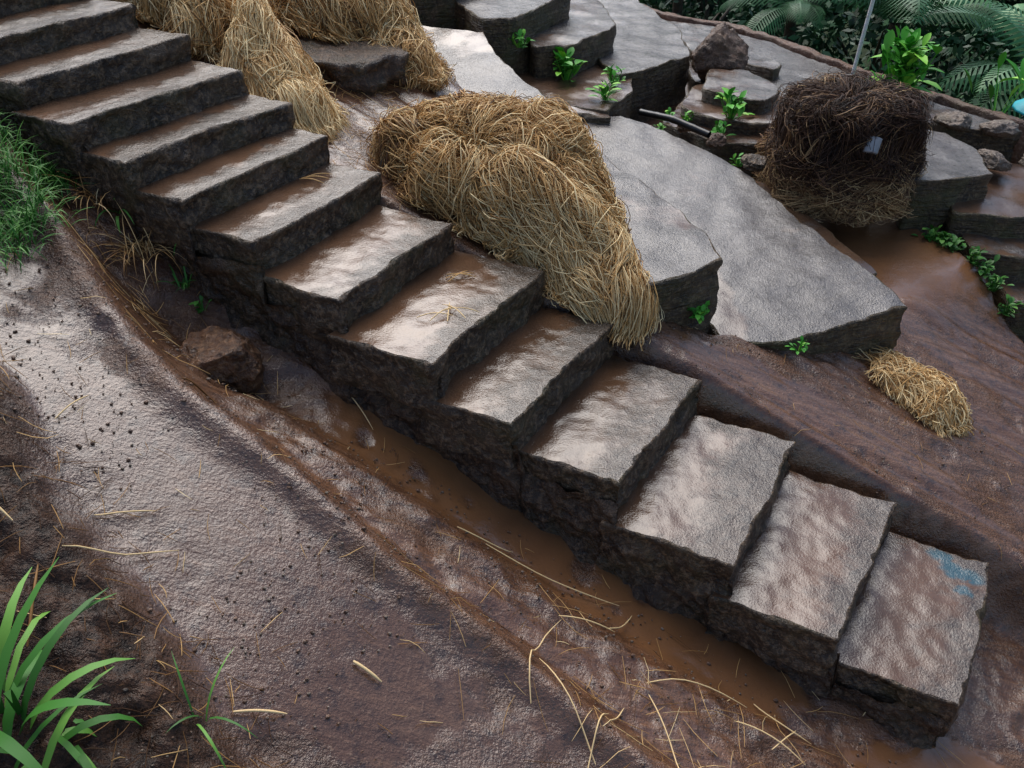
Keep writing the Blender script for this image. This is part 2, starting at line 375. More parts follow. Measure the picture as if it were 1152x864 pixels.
terrace('long curving grey terrace walkway, wet, above a stone wall',
 [(.56,3.22,1.37),(.75,3.31,1.38),(.94,3.42,1.39),(.9,3.66,1.4),(.83,3.85,1.41),(.71,4.09,1.43),(.57,4.3,1.45),(.44,4.6,1.48),(.32,4.91,1.52),(.18,5.12,1.58),(.05,5.33,1.62),(-.09,5.59,1.68),(-.18,5.95,1.72),(-.61,6.1,1.72),(-.55,5.31,1.6),(-.38,4.75,1.52),(-.1,4.3,1.48),(.27,3.78,1.4)],
 lambda x,y: .15+.7*(N(x*1.1,y*1.1,3.)+.5*N(x*3,y*3,1))+.5*sm(pld(x,y,T1E),.22,.5),wa=.02,smooth=0)
def t2m(x,y):
    d=math.hypot((x-1.05),(y-4.85)*.8); return .08+.6*(N(x*1.1,y*1.1,3.)+.5*N(x*3,y*3,1))+.6*max(0,1-d/.5)+1.0*(1-sm(pld(x,y,T1E),.08,.24))
terrace('wide grey stone terrace with a mossy end wall',
 [(.95,3.3,1.03),(1.25,3.31,1.03),(1.54,3.43,1.05),(1.88,3.56,1.07),(1.81,3.78,1.1),(1.70,4.02,1.12),(1.55,4.34,1.16),(1.43,4.62,1.2),(1.34,4.84,1.23),(1.15,5.09,1.27),(.91,5.31,1.3),(.7,5.5,1.33),(.1,5.45,1.33),(.4,4.85,1.25),(.62,4.3,1.18),(.8,3.68,1.08)],t2m,wa=.02,smooth=0)
terrace('low curving brown ledge along the wide terrace edge',
 [(1.40,4.9,1.08),(1.50,4.62,1.06),(1.64,4.34,1.03),(1.78,4.05,.98),(1.95,4.1,.95),(1.84,4.42,.99),(1.72,4.72,1.02),(1.58,5.0,1.06),(1.27,5.27,1.12),(1.15,5.2,1.14)],nm(.3,.7),res=.035)
terrace('muddy low terrace with small green plants growing on it',
 [(0,5.55,1.38),(.6,5.42,1.38),(.8,5.8,1.38),(.85,6.4,1.38),(.4,6.7,1.38),(-.2,6.3,1.4)],nm(.5,.9))
terrace('slim brown ledge stepping down beside the walkway',
 [(.12,5.42,1.40),(.34,5.05,1.36),(.42,5.08,1.35),(.30,5.40,1.37),(.62,5.36,1.36),(.60,5.46,1.36),(.1,5.55,1.40)],nm(.3,.8),res=.03)
terrace('broad pale terrace over a dark stone riser',
 [(.69,6.02,1.42),(1.0,6.25,1.41),(1.31,6.57,1.4),(1.33,7.25,1.42),(1.1,8.1,1.45),(.59,8.5,1.45),(.46,7.39,1.42),(.6,6.5,1.42)],nm(.5,.1))
terrace('narrow terrace step stacked against the slope',
 [(.15,6.05,1.6),(.44,6.12,1.6),(.76,6.62,1.6),(.72,7.3,1.6),(.5,8.2,1.62),(.1,8.1,1.6),(.05,6.9,1.6)],nm(.5,.15))
terrace('upper terrace step beside the curving walkway',
 [(-.2,6.02,1.78),(.0,6.03,1.78),(.44,6.8,1.78),(.3,7.9,1.8),(-.6,7.8,1.8),(-.5,6.7,1.8)],nm(.5,.15))
terrace('highest small terrace, wet and grey',
 [(-.7,6.4,1.95),(-.35,6.5,1.95),(-.1,7.2,1.95),(-.2,8.2,1.97),(-1.2,8.1,1.97),(-1.1,6.9,1.95)],nm(.5,.15))
terrace('small layered terrace with a curved stone edge',
 [(1.28,5.95,1.36),(1.42,5.75,1.36),(1.65,5.66,1.36),(1.82,5.9,1.36),(1.68,6.35,1.37),(1.41,6.35,1.37)],nm(.5,.3),res=.035,smooth=2)
terrace('lower ledge of layered stones below a small terrace',
 [(1.12,5.85,1.27),(1.33,5.58,1.27),(1.68,5.48,1.27),(1.95,5.75,1.27),(1.9,6.3,1.27),(1.3,6.3,1.27)],nm(.5,.5),res=.035,smooth=2)
terrace('lowest brown ledge under the layered stones',
 [(1.0,5.75,1.19),(1.28,5.38,1.19),(1.72,5.32,1.19),(2.05,5.65,1.19),(2.0,6.2,1.19),(1.2,6.2,1.19)],nm(.5,.7),res=.035,smooth=2)
terrace('outer grey walkway curving along the hillside edge',
 [(1.36,6.6,1.2),(1.75,6.45,1.2),(2.1,6.15,1.2),(2.5,5.95,1.19),(3.0,5.65,1.18),(3.38,5.6,1.18),(3.0,6.2,1.18),(2.62,6.82,1.19),(2.2,7.68,1.2),(1.86,8.18,1.2),(1.5,8.4,1.2),(1.1,8.4,1.2),(1.34,7.5,1.2)],nm(.6,.35),res=.06)
terrace('slim raised ledge on the outer walkway',
 [(1.42,7.0,1.28),(1.62,6.95,1.28),(1.95,6.6,1.28),(2.05,6.75,1.28),(1.8,7.35,1.29),(1.5,7.9,1.3),(1.36,7.9,1.3)],nm(.5,.3),res=.04)
terrace('square stone terrace corner with mossy layered wall',
 [(2.36,4.84,1.16),(2.62,4.86,1.16),(2.88,4.96,1.15),(2.95,5.35,1.16),(2.85,5.6,1.17),(2.6,5.75,1.17),(2.4,5.3,1.17)],nm(.4,.1),smooth=0)
terrace('brown puddled terrace beside the mossy corner wall',
 [(2.62,4.78,.98),(2.95,4.72,.98),(3.4,4.78,.98),(3.8,5.3,1.0),(3.1,5.6,1.0),(2.7,5.1,1.0)],nm(.3,.8),zb=lambda x,y:.2)
terrace('low muddy terrace with layered dark wall',
 [(2.70,4.56,.84),(2.95,4.50,.83),(3.4,4.6,.83),(3.6,5.1,.85),(2.7,5.1,.85)],nm(.4,.5),zb=lambda x,y:.2)
terrace('lowest terrace ledge of stacked dark stone',
 [(2.84,4.30,.66),(3.1,4.22,.65),(3.5,4.3,.65),(3.7,4.9,.66),(2.9,4.9,.66)],nm(.4,.6),zb=lambda x,y:.1)
PO=[(1.2,8.9,1.22),(1.52,8.46,1.22),(1.89,8.24,1.22),(2.24,7.72,1.22),(2.66,6.86,1.215),(3.04,6.24,1.205),(3.44,5.7,1.19),(4.2,4.9,1.14)]
outer=[(a+.065,b+.045,c) for a,b,c in PO][::-1]
tp,wl=block(PO+outer,lambda x,y:.75,res=.04,r=.012,wob=.025,wallamp=.02,topamp=.015)
o=joinblock('low_wall',tp,wl,MORANGE,MORANGE,None); tag(o,'low orange-brown earthen wall edging the terrace path','wall')
# ------------------------------------------------------------ stones
def stone(name,loc,size,mat,label,cat='stone',group=None,seed=0,flat=False,cut=.70):
    bm=bmesh.new(); bmesh.ops.create_icosphere(bm,subdivisions=5,radius=1)
    pl=[(Vector((N(seed+k,1.3)*2,N(seed+k,5.1)*2,N(seed+k,9.7)*2)).normalized(),cut+.14*N(seed,k*3.3)) for k in range(12)]
    for v in bm.verts:
        c=v.co.copy()
        for nn,dd in pl:
            q=c.dot(nn)
            if q>dd: c-=nn*(q-dd)*.9
        f=1+.16*N(c.x*1.1+seed,c.y*1.1,c.z*1.1)+.12*N(c.x*3,c.y*3+seed,c.z*3)+.08*N(c.x*8,c.y*8,c.z*8+seed)+.03*N(c.x*20,c.y*20,c.z*20+seed)
        q=c*f; v.co=Vector((q.x*size[0],q.y*size[1],q.z*size[2]))
    me=bpy.data.meshes.new(name); bm.to_mesh(me); bm.free(); me.materials.append(mat)
    for p in me.polygons: p.use_smooth=True
    o=bpy.data.objects.new(name,me); COL.objects.link(o); o.location=loc
    k=0 if flat else .3; o.rotation_euler=(random.uniform(-k,k),random.uniform(-k,k),random.uniform(0,6))
    tag(o,label,cat,group); return o
def gz(x,y,d=0): return ground(x,y)+d
stone('rock',(-1.09,2.74,gz(-1.09,2.74,.07)),(.19,.165,.155),MRUST,'rusty brown angular rock lying in the channel beside the stairs','rock',seed=3.3,cut=.66)
stone('boulder',(1.52,6.6,1.38),(.24,.2,.24),MBROCK,'rounded brown boulder on the terraces','rock',seed=9.1)
for k,(x,y,z,r) in enumerate([(3.05,5.3,1.1,.14),(2.95,5.75,1.2,.14),(3.2,5.6,1.2,.13),(2.72,5.95,1.22,.13),(3.3,5.2,1.12,.13),(2.45,6.1,1.22,.11),(2.2,6.2,1.22,.1)]):
    stone('stone',(x,y,z),(r,r*.8,r*.5),MSTONE,'pale weathered stone set along the terrace path','stone','stones along the terrace path',seed=k*2.3+.4)
stone('stone',(1.42,4.87,1.26),(.11,.08,.05),MRISER,'small dark stone resting on the terrace edge','stone','loose stones on the terraces',seed=5.2)
for k,(x,y,r) in enumerate([(1.25,5.2,.07),(1.1,5.42,.06),(.85,5.38,.06),(1.62,4.95,.06)]):
    stone('stone',(x,y,1.27-.1*(x>1.5)),(r,r*.8,r*.6),MBROCK,'brown stone lying among the terrace ledges','stone','loose stones on the terraces',seed=k*3.1+.7)
# ------------------------------------------------------------ straw
def gvec(X,Y): return np.array([ground(float(a),float(b)) for a,b in zip(X,Y)])
class Heap:
    def __init__(s,lumps,flow,seed,bump=.03):
        s.l=lumps; s.f=flow; s.q=seed; s.b=bump
    def h(s,X,Y):
        out=np.full(X.shape,-2.)
        for (x0,y0,z0,x1,y1,z1,r,H) in s.l:
            dx,dy=x1-x0,y1-y0; L=dx*dx+dy*dy+1e-9
            q=np.clip(((X-x0)*dx+(Y-y0)*dy)/L,0,1)
            d=np.hypot(X-x0-q*dx,Y-y0-q*dy)/r
            z=np.maximum(z0+(z1-z0)*q-H*d**3.0,-2.)
            k=.008; m=np.maximum(out,z); out=m+k*np.log(np.exp((out-m)/k)+np.exp((z-m)/k)) 
        q=s.q
        return out+s.b*np.sin(X*17+q+np.sin(Y*13)*2)*np.sin(Y*15+q+1.6*np.sin(X*9))
    def dir(s,X,Y):
        w=np.zeros(X.shape); u=np.zeros(X.shape); v=np.zeros(X.shape)
        for (a,b,c,d) in s.f:
            k=1/((X-a)**2+(Y-b)**2+.003)**1.5; L=math.hypot(c,d); u+=k*c/L; v+=k*d/L; w+=k
        L=np.hypot(u,v)+1e-9; return u/L,v/L
def straw_heap(name,label,lumps,flow,bbox,zfloor,nw=70,per=70,length=.5,width=.0015,grav=.4,seed=1,tone=0,angj=.6,group='piles of harvested straw',wzm=.07,stray=.3,bump=.03,curlk=.45):
    R=np.random.default_rng(seed); Hp=Heap(lumps,flow,seed,bump)
    x0,x1,y0,y1=bbox
    gx=np.linspace(x0-.1,x1+.1,70); gy=np.linspace(y0-.1,y1+.1,70); X,Y=np.meshgrid(gx,gy)
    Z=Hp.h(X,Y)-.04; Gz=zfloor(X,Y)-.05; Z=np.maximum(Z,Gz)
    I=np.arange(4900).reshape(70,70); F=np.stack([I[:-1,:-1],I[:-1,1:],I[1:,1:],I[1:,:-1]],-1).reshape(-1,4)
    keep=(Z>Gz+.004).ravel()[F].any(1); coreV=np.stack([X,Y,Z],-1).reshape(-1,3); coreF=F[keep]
    A=R.uniform(x0,x1,40000); B=R.uniform(y0,y1,40000); hh=Hp.h(A,B); e=.01
    slope=np.sqrt(1+((Hp.h(A+e,B)-hh)/e)**2+((Hp.h(A,B+e)-hh)/e)**2)
    ok=(hh>zfloor(A,B)+.03)&(R.uniform(0,1,40000)<np.minimum(slope,4)/4); A=A[ok][:nw]; B=B[ok][:nw]; nw=len(A)
    if nw<5: print('EMPTY HEAP',label); return
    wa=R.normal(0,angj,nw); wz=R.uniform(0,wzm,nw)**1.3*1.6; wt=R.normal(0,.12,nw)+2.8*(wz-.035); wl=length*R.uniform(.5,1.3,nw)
    rep=lambda a: np.repeat(np.array(a),per)
    n=nw*per; sg=.022
    fan=R.normal(0,1,n)
    X=rep(A)+R.normal(0,sg,n); Y=rep(B)+R.normal(0,sg,n)
    isst=R.uniform(0,1,n)<stray
    ang=rep(wa)+fan*.15+isst*R.normal(0,1.0,n); WZ=rep(wz)+np.abs(R.normal(0,.012,n))-.012+isst*R.uniform(0,.03,n); TN=rep(wt); LN=rep(wl)*R.uniform(.5,1.2,n)*np.where(isst,.7,1)
    m=8; pts=np.empty((n,m,3)); curl=(R.normal(0,.5,n)+rep(R.normal(0,.9,nw)))*curlk
    step=LN/(m-1)
    for j in range(m):
        Z=Hp.h(X,Y); fl=zfloor(X,Y)
        gxh=(Hp.h(X+e,Y)-Z)/e; gyh=(Hp.h(X,Y+e)-Z)/e
        arch=np.sin(math.pi*j/(m-1))
        gl=np.hypot(gxh,gyh)+1e-6; gc=np.minimum(gl,3.)
        nz=1/np.sqrt(1+gc*gc); lift=WZ*(.3+.9*arch)
        pts[:,j,0]=X-gxh/gl*gc*nz*lift; pts[:,j,1]=Y-gyh/gl*gc*nz*lift
        pts[:,j,2]=np.maximum(Z,fl+.004+.3*np.maximum(WZ,0))+lift*np.maximum(nz,.35)+R.normal(0,.0025,n)
        u,v=Hp.dir(X,Y)
        a2=ang+curl*(j/m-.4); c,s_=np.cos(a2),np.sin(a2); u,v=u*c-v*s_,u*s_+v*c
        dx_,dy_=-gxh/gl,-gyh/gl; cb=u*dx_+v*dy_; ca=-u*dy_+v*dx_
        cb=cb+grav*gc/3*1.4; L=np.hypot(ca,cb)+1e-9; ca/=L; cb/=L
        on=Z>fl+.005
        kb=np.where(on,1/np.sqrt(1+gl*gl),.22); ka=np.where(on,1.,.22)
        X=X+step*(ca*-dy_*ka+cb*dx_*kb); Y=Y+step*(ca*dx_*ka+cb*dy_*kb)
    f=np.linspace(0,1,m)[None,:,None]; chord=pts[:,:1]*(1-f)+pts[:,-1:]*f; st8=(R.uniform(0,.35,n)*isst)[:,None,None]; pts=pts*(1-st8)+chord*st8
    wdt=np.abs(R.normal(width,width*.35,n))+.0005
    prof=np.concatenate([[.5],np.ones(m-3),[.8,.35]])
    V,F=tubes(pts,wdt[:,None]*prof[None,:],3)
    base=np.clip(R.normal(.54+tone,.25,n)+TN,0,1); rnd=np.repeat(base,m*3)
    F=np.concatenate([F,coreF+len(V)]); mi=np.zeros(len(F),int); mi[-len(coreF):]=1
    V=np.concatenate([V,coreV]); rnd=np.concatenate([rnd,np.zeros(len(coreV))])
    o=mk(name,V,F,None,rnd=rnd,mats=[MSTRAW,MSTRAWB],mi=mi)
    tag(o,label,'straw pile',group)
    return o
rs=np.array([a for a,_ in RT]); rh=np.array([b for _,b in RT])
def floorR(X,Y):
    s=SX*X+SY*Y; return CZ-np.interp(s,rs,rh)
straw_heap('straw_pile','large golden straw mound draped beside the stone stairs',
 [(-.44,3.96,1.79,-.24,4.00,1.85,.29,.34),(-.12,3.92,1.87,.10,3.84,1.84,.30,.38),(.14,3.80,1.81,.26,3.60,1.66,.21,.42),(.29,3.53,1.60,.39,3.32,1.42,.16,.3),(-.28,3.74,1.77,-.04,3.62,1.70,.18,.3)],
 [(-.5,4.1,1,-.05),(-.1,4.1,1,-.15),(.3,3.9,.8,-.6),(.45,3.4,.15,-1),(0,3.6,1,-.2),(-.35,3.7,1,-.15),(.25,3.6,.6,-.8),(-.15,3.85,1,.1)],
 (-.72,.58,3.25,4.3),floorR,nw=340,per=85,length=.32,seed=3,angj=.8,wzm=.095,bump=.03,grav=.08,curlk=.4,stray=.38)
straw_heap('straw_pile','loose straw fan spilling down over the mound front',
 [(.0,3.58,1.80,.26,3.42,1.68,.12,.18),(.24,3.46,1.71,.42,3.24,1.45,.16,.24)],
 [(.05,3.6,1,-.4),(.3,3.4,.8,-.8),(.42,3.2,.3,-1),(.3,3.6,1,-.3),(.5,3.4,.3,-1)],
 (-.15,.54,3.2,3.7),floorR,nw=100,per=75,length=.34,seed=5,tone=.28,angj=.35,stray=.25,wzm=.075,grav=.28,curlk=.3)
straw_heap('straw_pile','tall mass of straw hanging over a dark stone block',
 [(-1.1,5.0,2.2,-.8,5.05,2.15,.26,.4),(-.8,5.05,2.15,-.62,4.82,1.92,.23,.45),(-.66,4.77,1.88,-.54,4.52,1.6,.14,.25)],
 [(-1.1,4.9,1,-.2),(-.7,5.0,1,-.5),(-.5,4.6,.3,-1),(-.8,4.6,.8,-.7)],
 (-1.4,-.34,4.35,5.35),floorR,nw=200,per=68,length=.38,seed=8,stray=.32,angj=.55,wzm=.095,bump=.04,grav=.22,curlk=.35)
straw_heap('straw_bundle','pale straw sheaf fanned out behind the steps',
 [(-1.24,4.40,2.28,-1.18,4.30,2.18,.07,.18),(-1.20,4.30,2.16,-1.02,4.06,1.94,.16,.16)],
 [(-1.30,4.55,.45,-.9),(-.92,4.15,.85,-.55),(-1.33,4.1,-.2,-1),(-1.12,4.1,.4,-.9)],
 (-1.4,-.88,3.9,4.50),floorR,nw=85,per=65,length=.38,seed=11,tone=.36,angj=.16,wzm=.045,stray=.18,grav=.3,curlk=.2,bump=.014)
straw_heap('straw_pile','straw heap slumped above the upper steps',
 [(-1.88,4.66,2.46,-1.58,4.54,2.34,.19,.25),(-1.58,4.52,2.34,-1.52,4.36,2.22,.11,.2)],
 [(-1.9,4.5,.9,-.4),(-1.5,4.4,.7,-.7),(-1.4,4.1,.4,-1)],
 (-2.1,-1.28,4.1,4.95),floorR,nw=130,per=65,length=.34,seed=13,angj=.7,wzm=.09,grav=.2,curlk=.35,stray=.35)
straw_heap('straw_pile','small loose straw tuft at the foot of the mossy wall',
 [(1.68,3.45,.86,1.92,3.31,.81,.18,.09)],[(1.7,3.5,.9,-.5),(2,3.2,.9,-.5),(1.9,3.5,1,-.1)],
 (1.45,2.14,3.1,3.65),floorR,nw=95,per=46,length=.28,seed=15,tone=.2,wzm=.025,angj=.6,bump=.014,stray=.45,grav=.15,curlk=.3)
tp,wl=block([(-1.15,4.45,1.97),(-.9,4.36,1.96),(-.72,4.38,1.95),(-.55,4.62,1.95),(-.6,4.9,1.96),(-1.1,4.95,1.99)],lambda x,y:ground(x,y)-.1,res=.03,r=.02,wob=.04,wallamp=.05,topamp=.02)
o=joinblock('stone_block',tp,wl,MRUB,MRUB,None); tag(o,'dark rough stone block half covered by straw','stone')
def bale(loc):
    R=np.random.default_rng(21); e=empty('fibre_bale',loc); tag(e,'dark brown fibre bale with pale frayed straw at its base','bale')
    def sq(th,r,z):
        c,s=np.cos(th),np.sin(th); k=1/(np.abs(c)**2.5+np.abs(s)**2.5)**(1/2.5)
        wob=1+.05*np.sin(th*3+z*5)+.05*np.sin(th*7+z*13+1)
        return np.stack([.345*r*k*c*wob,.31*r*k*s*wob,z],-1)
    def prof(u):
        r=np.where(u<.4,np.sin(u/.4*math.pi/2)*.92,.92+.12*np.sin(np.clip((u-.4)/.6,0,1)*math.pi))
        z=np.where(u<.4,.51-.12*(u/.4)**2.6,.39-.41*(u-.4)/.6)
        return r,z
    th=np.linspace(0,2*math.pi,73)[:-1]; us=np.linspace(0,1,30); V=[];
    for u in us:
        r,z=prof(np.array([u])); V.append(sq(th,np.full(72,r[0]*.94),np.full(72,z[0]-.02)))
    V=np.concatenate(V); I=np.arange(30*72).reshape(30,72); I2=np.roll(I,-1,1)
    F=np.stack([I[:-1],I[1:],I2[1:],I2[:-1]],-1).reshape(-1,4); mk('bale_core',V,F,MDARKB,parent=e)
    def fibres(name,n,wn,ulo,uhi,upow,Lr,tone,tn,flare,wd,fr=.02):
        w=R.integers(0,wn,n); wth=R.uniform(0,2*math.pi,wn); wu=ulo+(uhi-ulo)*R.uniform(0,1,wn)**upow; wa=R.normal(0,.9,wn); wo=R.uniform(0,.20,wn)
        m=7; P=np.empty((n,m,3)); t0=wth[w]+R.normal(0,.08,n); u0=wu[w]+R.normal(0,.04,n); da=wa[w]+R.normal(0,.6,n); ln=R.uniform(*Lr,n); wild=R.uniform(0,1,n)**5*.22
        for j in range(m):
            f=j/(m-1); u=np.clip(u0+ln*f,0,1.07); r,z=prof(u); r=r+wo[w]*math.sin(f*2.4)+fr*R.normal(size=n)+wild*f+np.where(u>.72,(u-.72)*flare*R.uniform(.1,1,n),0)
            P[:,j]=sq(t0+da*f*.5,r,z+.006*R.normal(size=n)+(wo[w]*.35*math.sin(f*3.1)+wild*f*.4)*(u<.5))
        V,F=tubes(P,np.full((n,m),wd)*np.array([.6,1,1,1,1,.8,.4]),3)
        um=u0+ln*.5; rnd=np.clip(tone+.17*R.normal(size=n)+R.normal(0,.13,wn)[w]+tn*np.clip((um-.45)/.4,0,1)*R.uniform(.1,1,n),0,1)
        mk(name,V,F,MDARK,rnd=np.repeat(rnd,m*3),parent=e)
    fibres('bale_fibres',18000,380,0,.85,.8,(.06,.24),.30,.42,.25,.0021)
    fibres('straw_fringe',4000,120,.62,.9,.7,(.12,.30),.72,.15,.55,.002)
bale((1.97,5.02,1.06))
def lathe(name,prof,mat,parent=None,seg=28,loc=(0,0,0),rot=(0,0,0),label=None,cat=None):
    V=[];n=len(prof)
    for r,z in prof:
        for k in range(seg):
            a=2*math.pi*k/seg; V.append((r*math.cos(a),r*math.sin(a),z))
    F=[[j*seg+k,j*seg+(k+1)%seg,(j+1)*seg+(k+1)%seg,(j+1)*seg+k] for j in range(n-1) for k in range(seg)]
    o=mk(name,V,F,mat,parent=parent); o.location=loc; o.rotation_euler=rot
    if label: tag(o,label,cat)
    return o
lathe('plastic_cup',[(.001,.0),(.036,.0),(.040,.005),(.046,.08),(.048,.082),(.042,.08),(.034,.01),(.001,.008)],MWHITE,loc=(1.98,4.65,1.40),rot=(-.5,.25,0),label='crumpled white plastic cup stuck on the fibre bale',cat='cup')
# ------------------------------------------------------------ loose stalks
def stalk(px,py,ang,L,bend=0,z=None,r=.0024,tone=.85,lab='pale straw stalk lying on the wet mud',dz=.010):
    m=9; pts=np.empty((1,m,3)); a=ang
    x,y=px-math.cos(ang)*L/2,py-math.sin(ang)*L/2
    for j in range(m):
        zz=(ground(x,y) if z is None else z)+dz+.012*math.sin(math.pi*j/(m-1))*(1 if bend else .5)
        pts[0,j]=(x,y,zz); a+=bend/m; x+=math.cos(a)*L/(m-1); y+=math.sin(a)*L/(m-1)
    V,F=tubes(pts,np.full((1,m),r)*np.array([.7,1,1,1,1,1,1,.8,.4]),5)
    o=mk('straw_stalk',V,F,MSTRAW,rnd=np.full(len(V),tone)); tag(o,lab,'straw','loose straw stalks on the mud')
D=math.radians
for a in [(-1.34,2.11,D(62),.13,.1),(-1.07,1.67,D(22),.27,.15),(-1.11,1.81,D(25),.16,0),(-.41,1.52,D(-25),.09,0,None,.005),(.02,1.75,D(100),.42,-.9),(.26,1.95,D(0),.2,.1),(.14,2.12,D(-20),.5,.3),
          (.18,1.56,D(112),.34,.2),(.25,1.5,D(75),.25,-.2),(.62,1.83,D(20),.36,-.7),(.9,1.71,D(-60),.22,.8),(.86,1.66,D(-10),.25,-.6),(.93,1.65,D(30),.18,.5),(-1.43,1.72,D(-20),.25,-.2,None,.004),
          (-1.84,2.78,D(5),.2,.1,None,.004),(-1.80,2.72,D(40),.16,0,None,.004),(-1.95,3.0,D(20),.14,0),(-.66,1.34,D(8),.13,.1,None,.004),(1.3,1.87,D(45),.12,0),(-.78,2.84,D(-35),.4,.4),(-.6,2.7,D(-40),.25,-.3),(.5,1.6,D(95),.3,.3),(.33,1.6,D(60),.12,0),
          (-.1,2.2,D(-15),.2,.5),(.4,2.0,D(30),.16,.6),(-1.2,1.45,D(100),.22,.1,None,.004,.25,'dark twig lying on the soil bank'),(-1.5,1.95,D(70),.2,.3,None,.003,.3,'dark twig lying on the soil bank'),(-1.05,2.35,D(60),.1,0,None,.003,.1,'dark twig lying on the wet path')]:
    stalk(*a)
def onstep(s,t,ang,L,b,h,tone=.85): 
    x,y=xy(s,t); stalk(x,y,ang,L,b,z=CZ-h,tone=tone,lab='pale straw stalk lying on a stone step')
for k in range(5): onstep(-1.50+.02*k,2.45+.02*k,D(20+35*k),.14,.5*(k-2)/2,1.755)
for k in range(3): onstep(-1.55,2.75,D(-20+30*k),.12,.4,1.755,.6)
for k in range(3): onstep(-2.25,2.75+.03*k,D(-30+20*k),.12,.3,1.47,.6)
def scatter(n,region,name,label,mat,Lr=(.02,.09),r=.0012,tone=(.5,.2),seed=2):
    R=np.random.default_rng(seed); m=4; P=np.empty((n,m,3)); i=0
    while i<n:
        s,t=region(R); x,y=xy(s,t); a=R.uniform(0,6.3); L=R.uniform(*Lr); bd=R.normal(0,.5)
        for j in range(m):
            P[i,j]=(x,y,ground(x,y)+.010+R.uniform(0,.004)); a+=bd/m; x+=math.cos(a)*L/(m-1); y+=math.sin(a)*L/(m-1)
        i+=1
    V,F=tubes(P,np.full((n,m),r)*np.array([.7,1,1,.5]),3)
    o=mk(name,V,F,mat,rnd=np.repeat(np.clip(R.normal(*tone,n),0,1),m*3)); tag(o,label,'debris',kind='stuff')
def rg_path(R):
    s=R.uniform(-2.9,.9); return s,R.uniform(itp(s,BNK)-.1,2.1)
scatter(300,rg_path,'straw_debris','short straw bits scattered over the wet mud',MSTRAW,tone=(.45,.3))
def rg_low(R): return R.normal(.1,.5),R.normal(1.7,.25)
scatter(240,rg_low,'straw_scraps','thin straw scraps washed over the lower mud',MSTRAW,Lr=(.05,.16),tone=(.4,.3),seed=14)
def rg_hol(R): return R.normal(-2.35,.25),R.normal(1.98,.08)
scatter(90,rg_hol,'hollow_straw','loose straw caught in the hollow beside the stairs',MSTRAW,Lr=(.05,.14),tone=(.5,.3),seed=17)
def rg_bank(R):
    s=R.uniform(-3.0,-.5); return s,itp(s,BNK)-abs(R.normal(0,.35))+.05
scatter(600,rg_bank,'rotting_straw','rotting brown straw and twigs on the soil bank',MSTRAW,Lr=(.02,.11),r=.0014,tone=(.1,.25),seed=4)
def rg_r(R): return R.uniform(-1.2,1.2),R.uniform(3.0,3.9)
scatter(100,rg_r,'straw_scraps','few straw scraps on the mud slope',MSTRAW,tone=(.4,.2),seed=6)
def rg_up(R): return R.normal(-2.3,.35),R.uniform(3.0,3.9)
scatter(600,rg_up,'straw_litter','straw litter on mud below the straw piles',MSTRAW,Lr=(.04,.14),tone=(.45,.25),seed=9)
R=np.random.default_rng(5)
bm=bmesh.new(); bmesh.ops.create_icosphere(bm,subdivisions=1,radius=1); iv=np.array([v.co[:] for v in bm.verts]); fi=np.array([[v.index for v in f.verts] for f in bm.faces]); bm.free()
def peb(num,mat,label,thr,rk):
    Vs=[];Fs=[];base=0
    while len(Vs)<num:
        if R.uniform()<.72: s=R.uniform(-2.9,.9); t=R.uniform(itp(s,BNK)-.3,2.1)
        else: s=R.uniform(-1.3,1.6); t=R.uniform(3.0,4.0)
        if N(s*2,t*2,5)<thr: continue
        x,y=xy(s,t); r=min(.009,abs(R.normal(.001,rk))+.0012)
        V=iv*(1+R.normal(0,.15,(len(iv),1)))*np.array([r,r*.8,r*.6])+np.array([x,y,ground(x,y)+.004]); Vs.append(V); Fs.append(fi+base); base+=len(V)
    o=mk('pebbles',np.concatenate(Vs),np.concatenate(Fs),mat); tag(o,label,'pebbles',kind='stuff')
peb(3400,MCLOD,'small brown mud clods on the ground',-.2,.0028)
peb(2200,MSTONE,'small pale pebbles and grit on the ground',-.3,.0023)
# ------------------------------------------------------------ plants
def blades(n,cx,cy,cz,spread,L,w,lean,R,m=7):
    P=np.empty((n,m,3)); az=R.uniform(0,2*math.pi,n); ln=R.uniform(.55,1.1,n)*L; le=np.abs(R.normal(lean,.3,n))
    x=cx+R.normal(0,spread,n); y=cy+R.normal(0,spread,n); z=cz(x,y) if callable(cz) else np.full(n,cz)
    th=le*.3; 
    for j in range(m):
        P[:,j]=np.stack([x,y,z],-1); d=ln/(m-1); th=th+le*.32
        x=x+np.cos(az)*np.sin(th)*d; y=y+np.sin(az)*np.sin(th)*d; z=z+np.cos(th)*d
    prof=np.array([.6,.9,1,1,.85,.55,.05])[:m]
    side=np.stack([-np.sin(az),np.cos(az),np.zeros(n)],-1)
    W=R.uniform(.7,1.2,n)[:,None]*w*prof[None]
    idx=np.arange(n*m*2).reshape(n,m,2)
    V=np.stack([P-side[:,None]*W[:,:,None],P+side[:,None]*W[:,:,None]],2).reshape(-1,3)
    F=np.stack([idx[:,:-1,0],idx[:,:-1,1],idx[:,1:,1],idx[:,1:,0]],-1).reshape(-1,4)
    return V,F,np.repeat(np.clip(R.normal(.5,.22,n),0,1),m*2)
def grass_obj(name,label,specs,R,mat=MGRASS,cat='grass',kind=None,group=None):
    Vs=[];Fs=[];Rs=[];b=0
    for sp in specs:
        V,F,r=blades(*sp,R); Vs.append(V);Fs.append(F+b);Rs.append(r); b+=len(V)
    o=mk(name,np.concatenate(Vs),np.concatenate(Fs),mat,rnd=np.concatenate(Rs)); tag(o,label,cat,group,kind); return o
gzv=lambda X,Y: gvec(X,Y)
R=np.random.default_rng(31); sp=[]
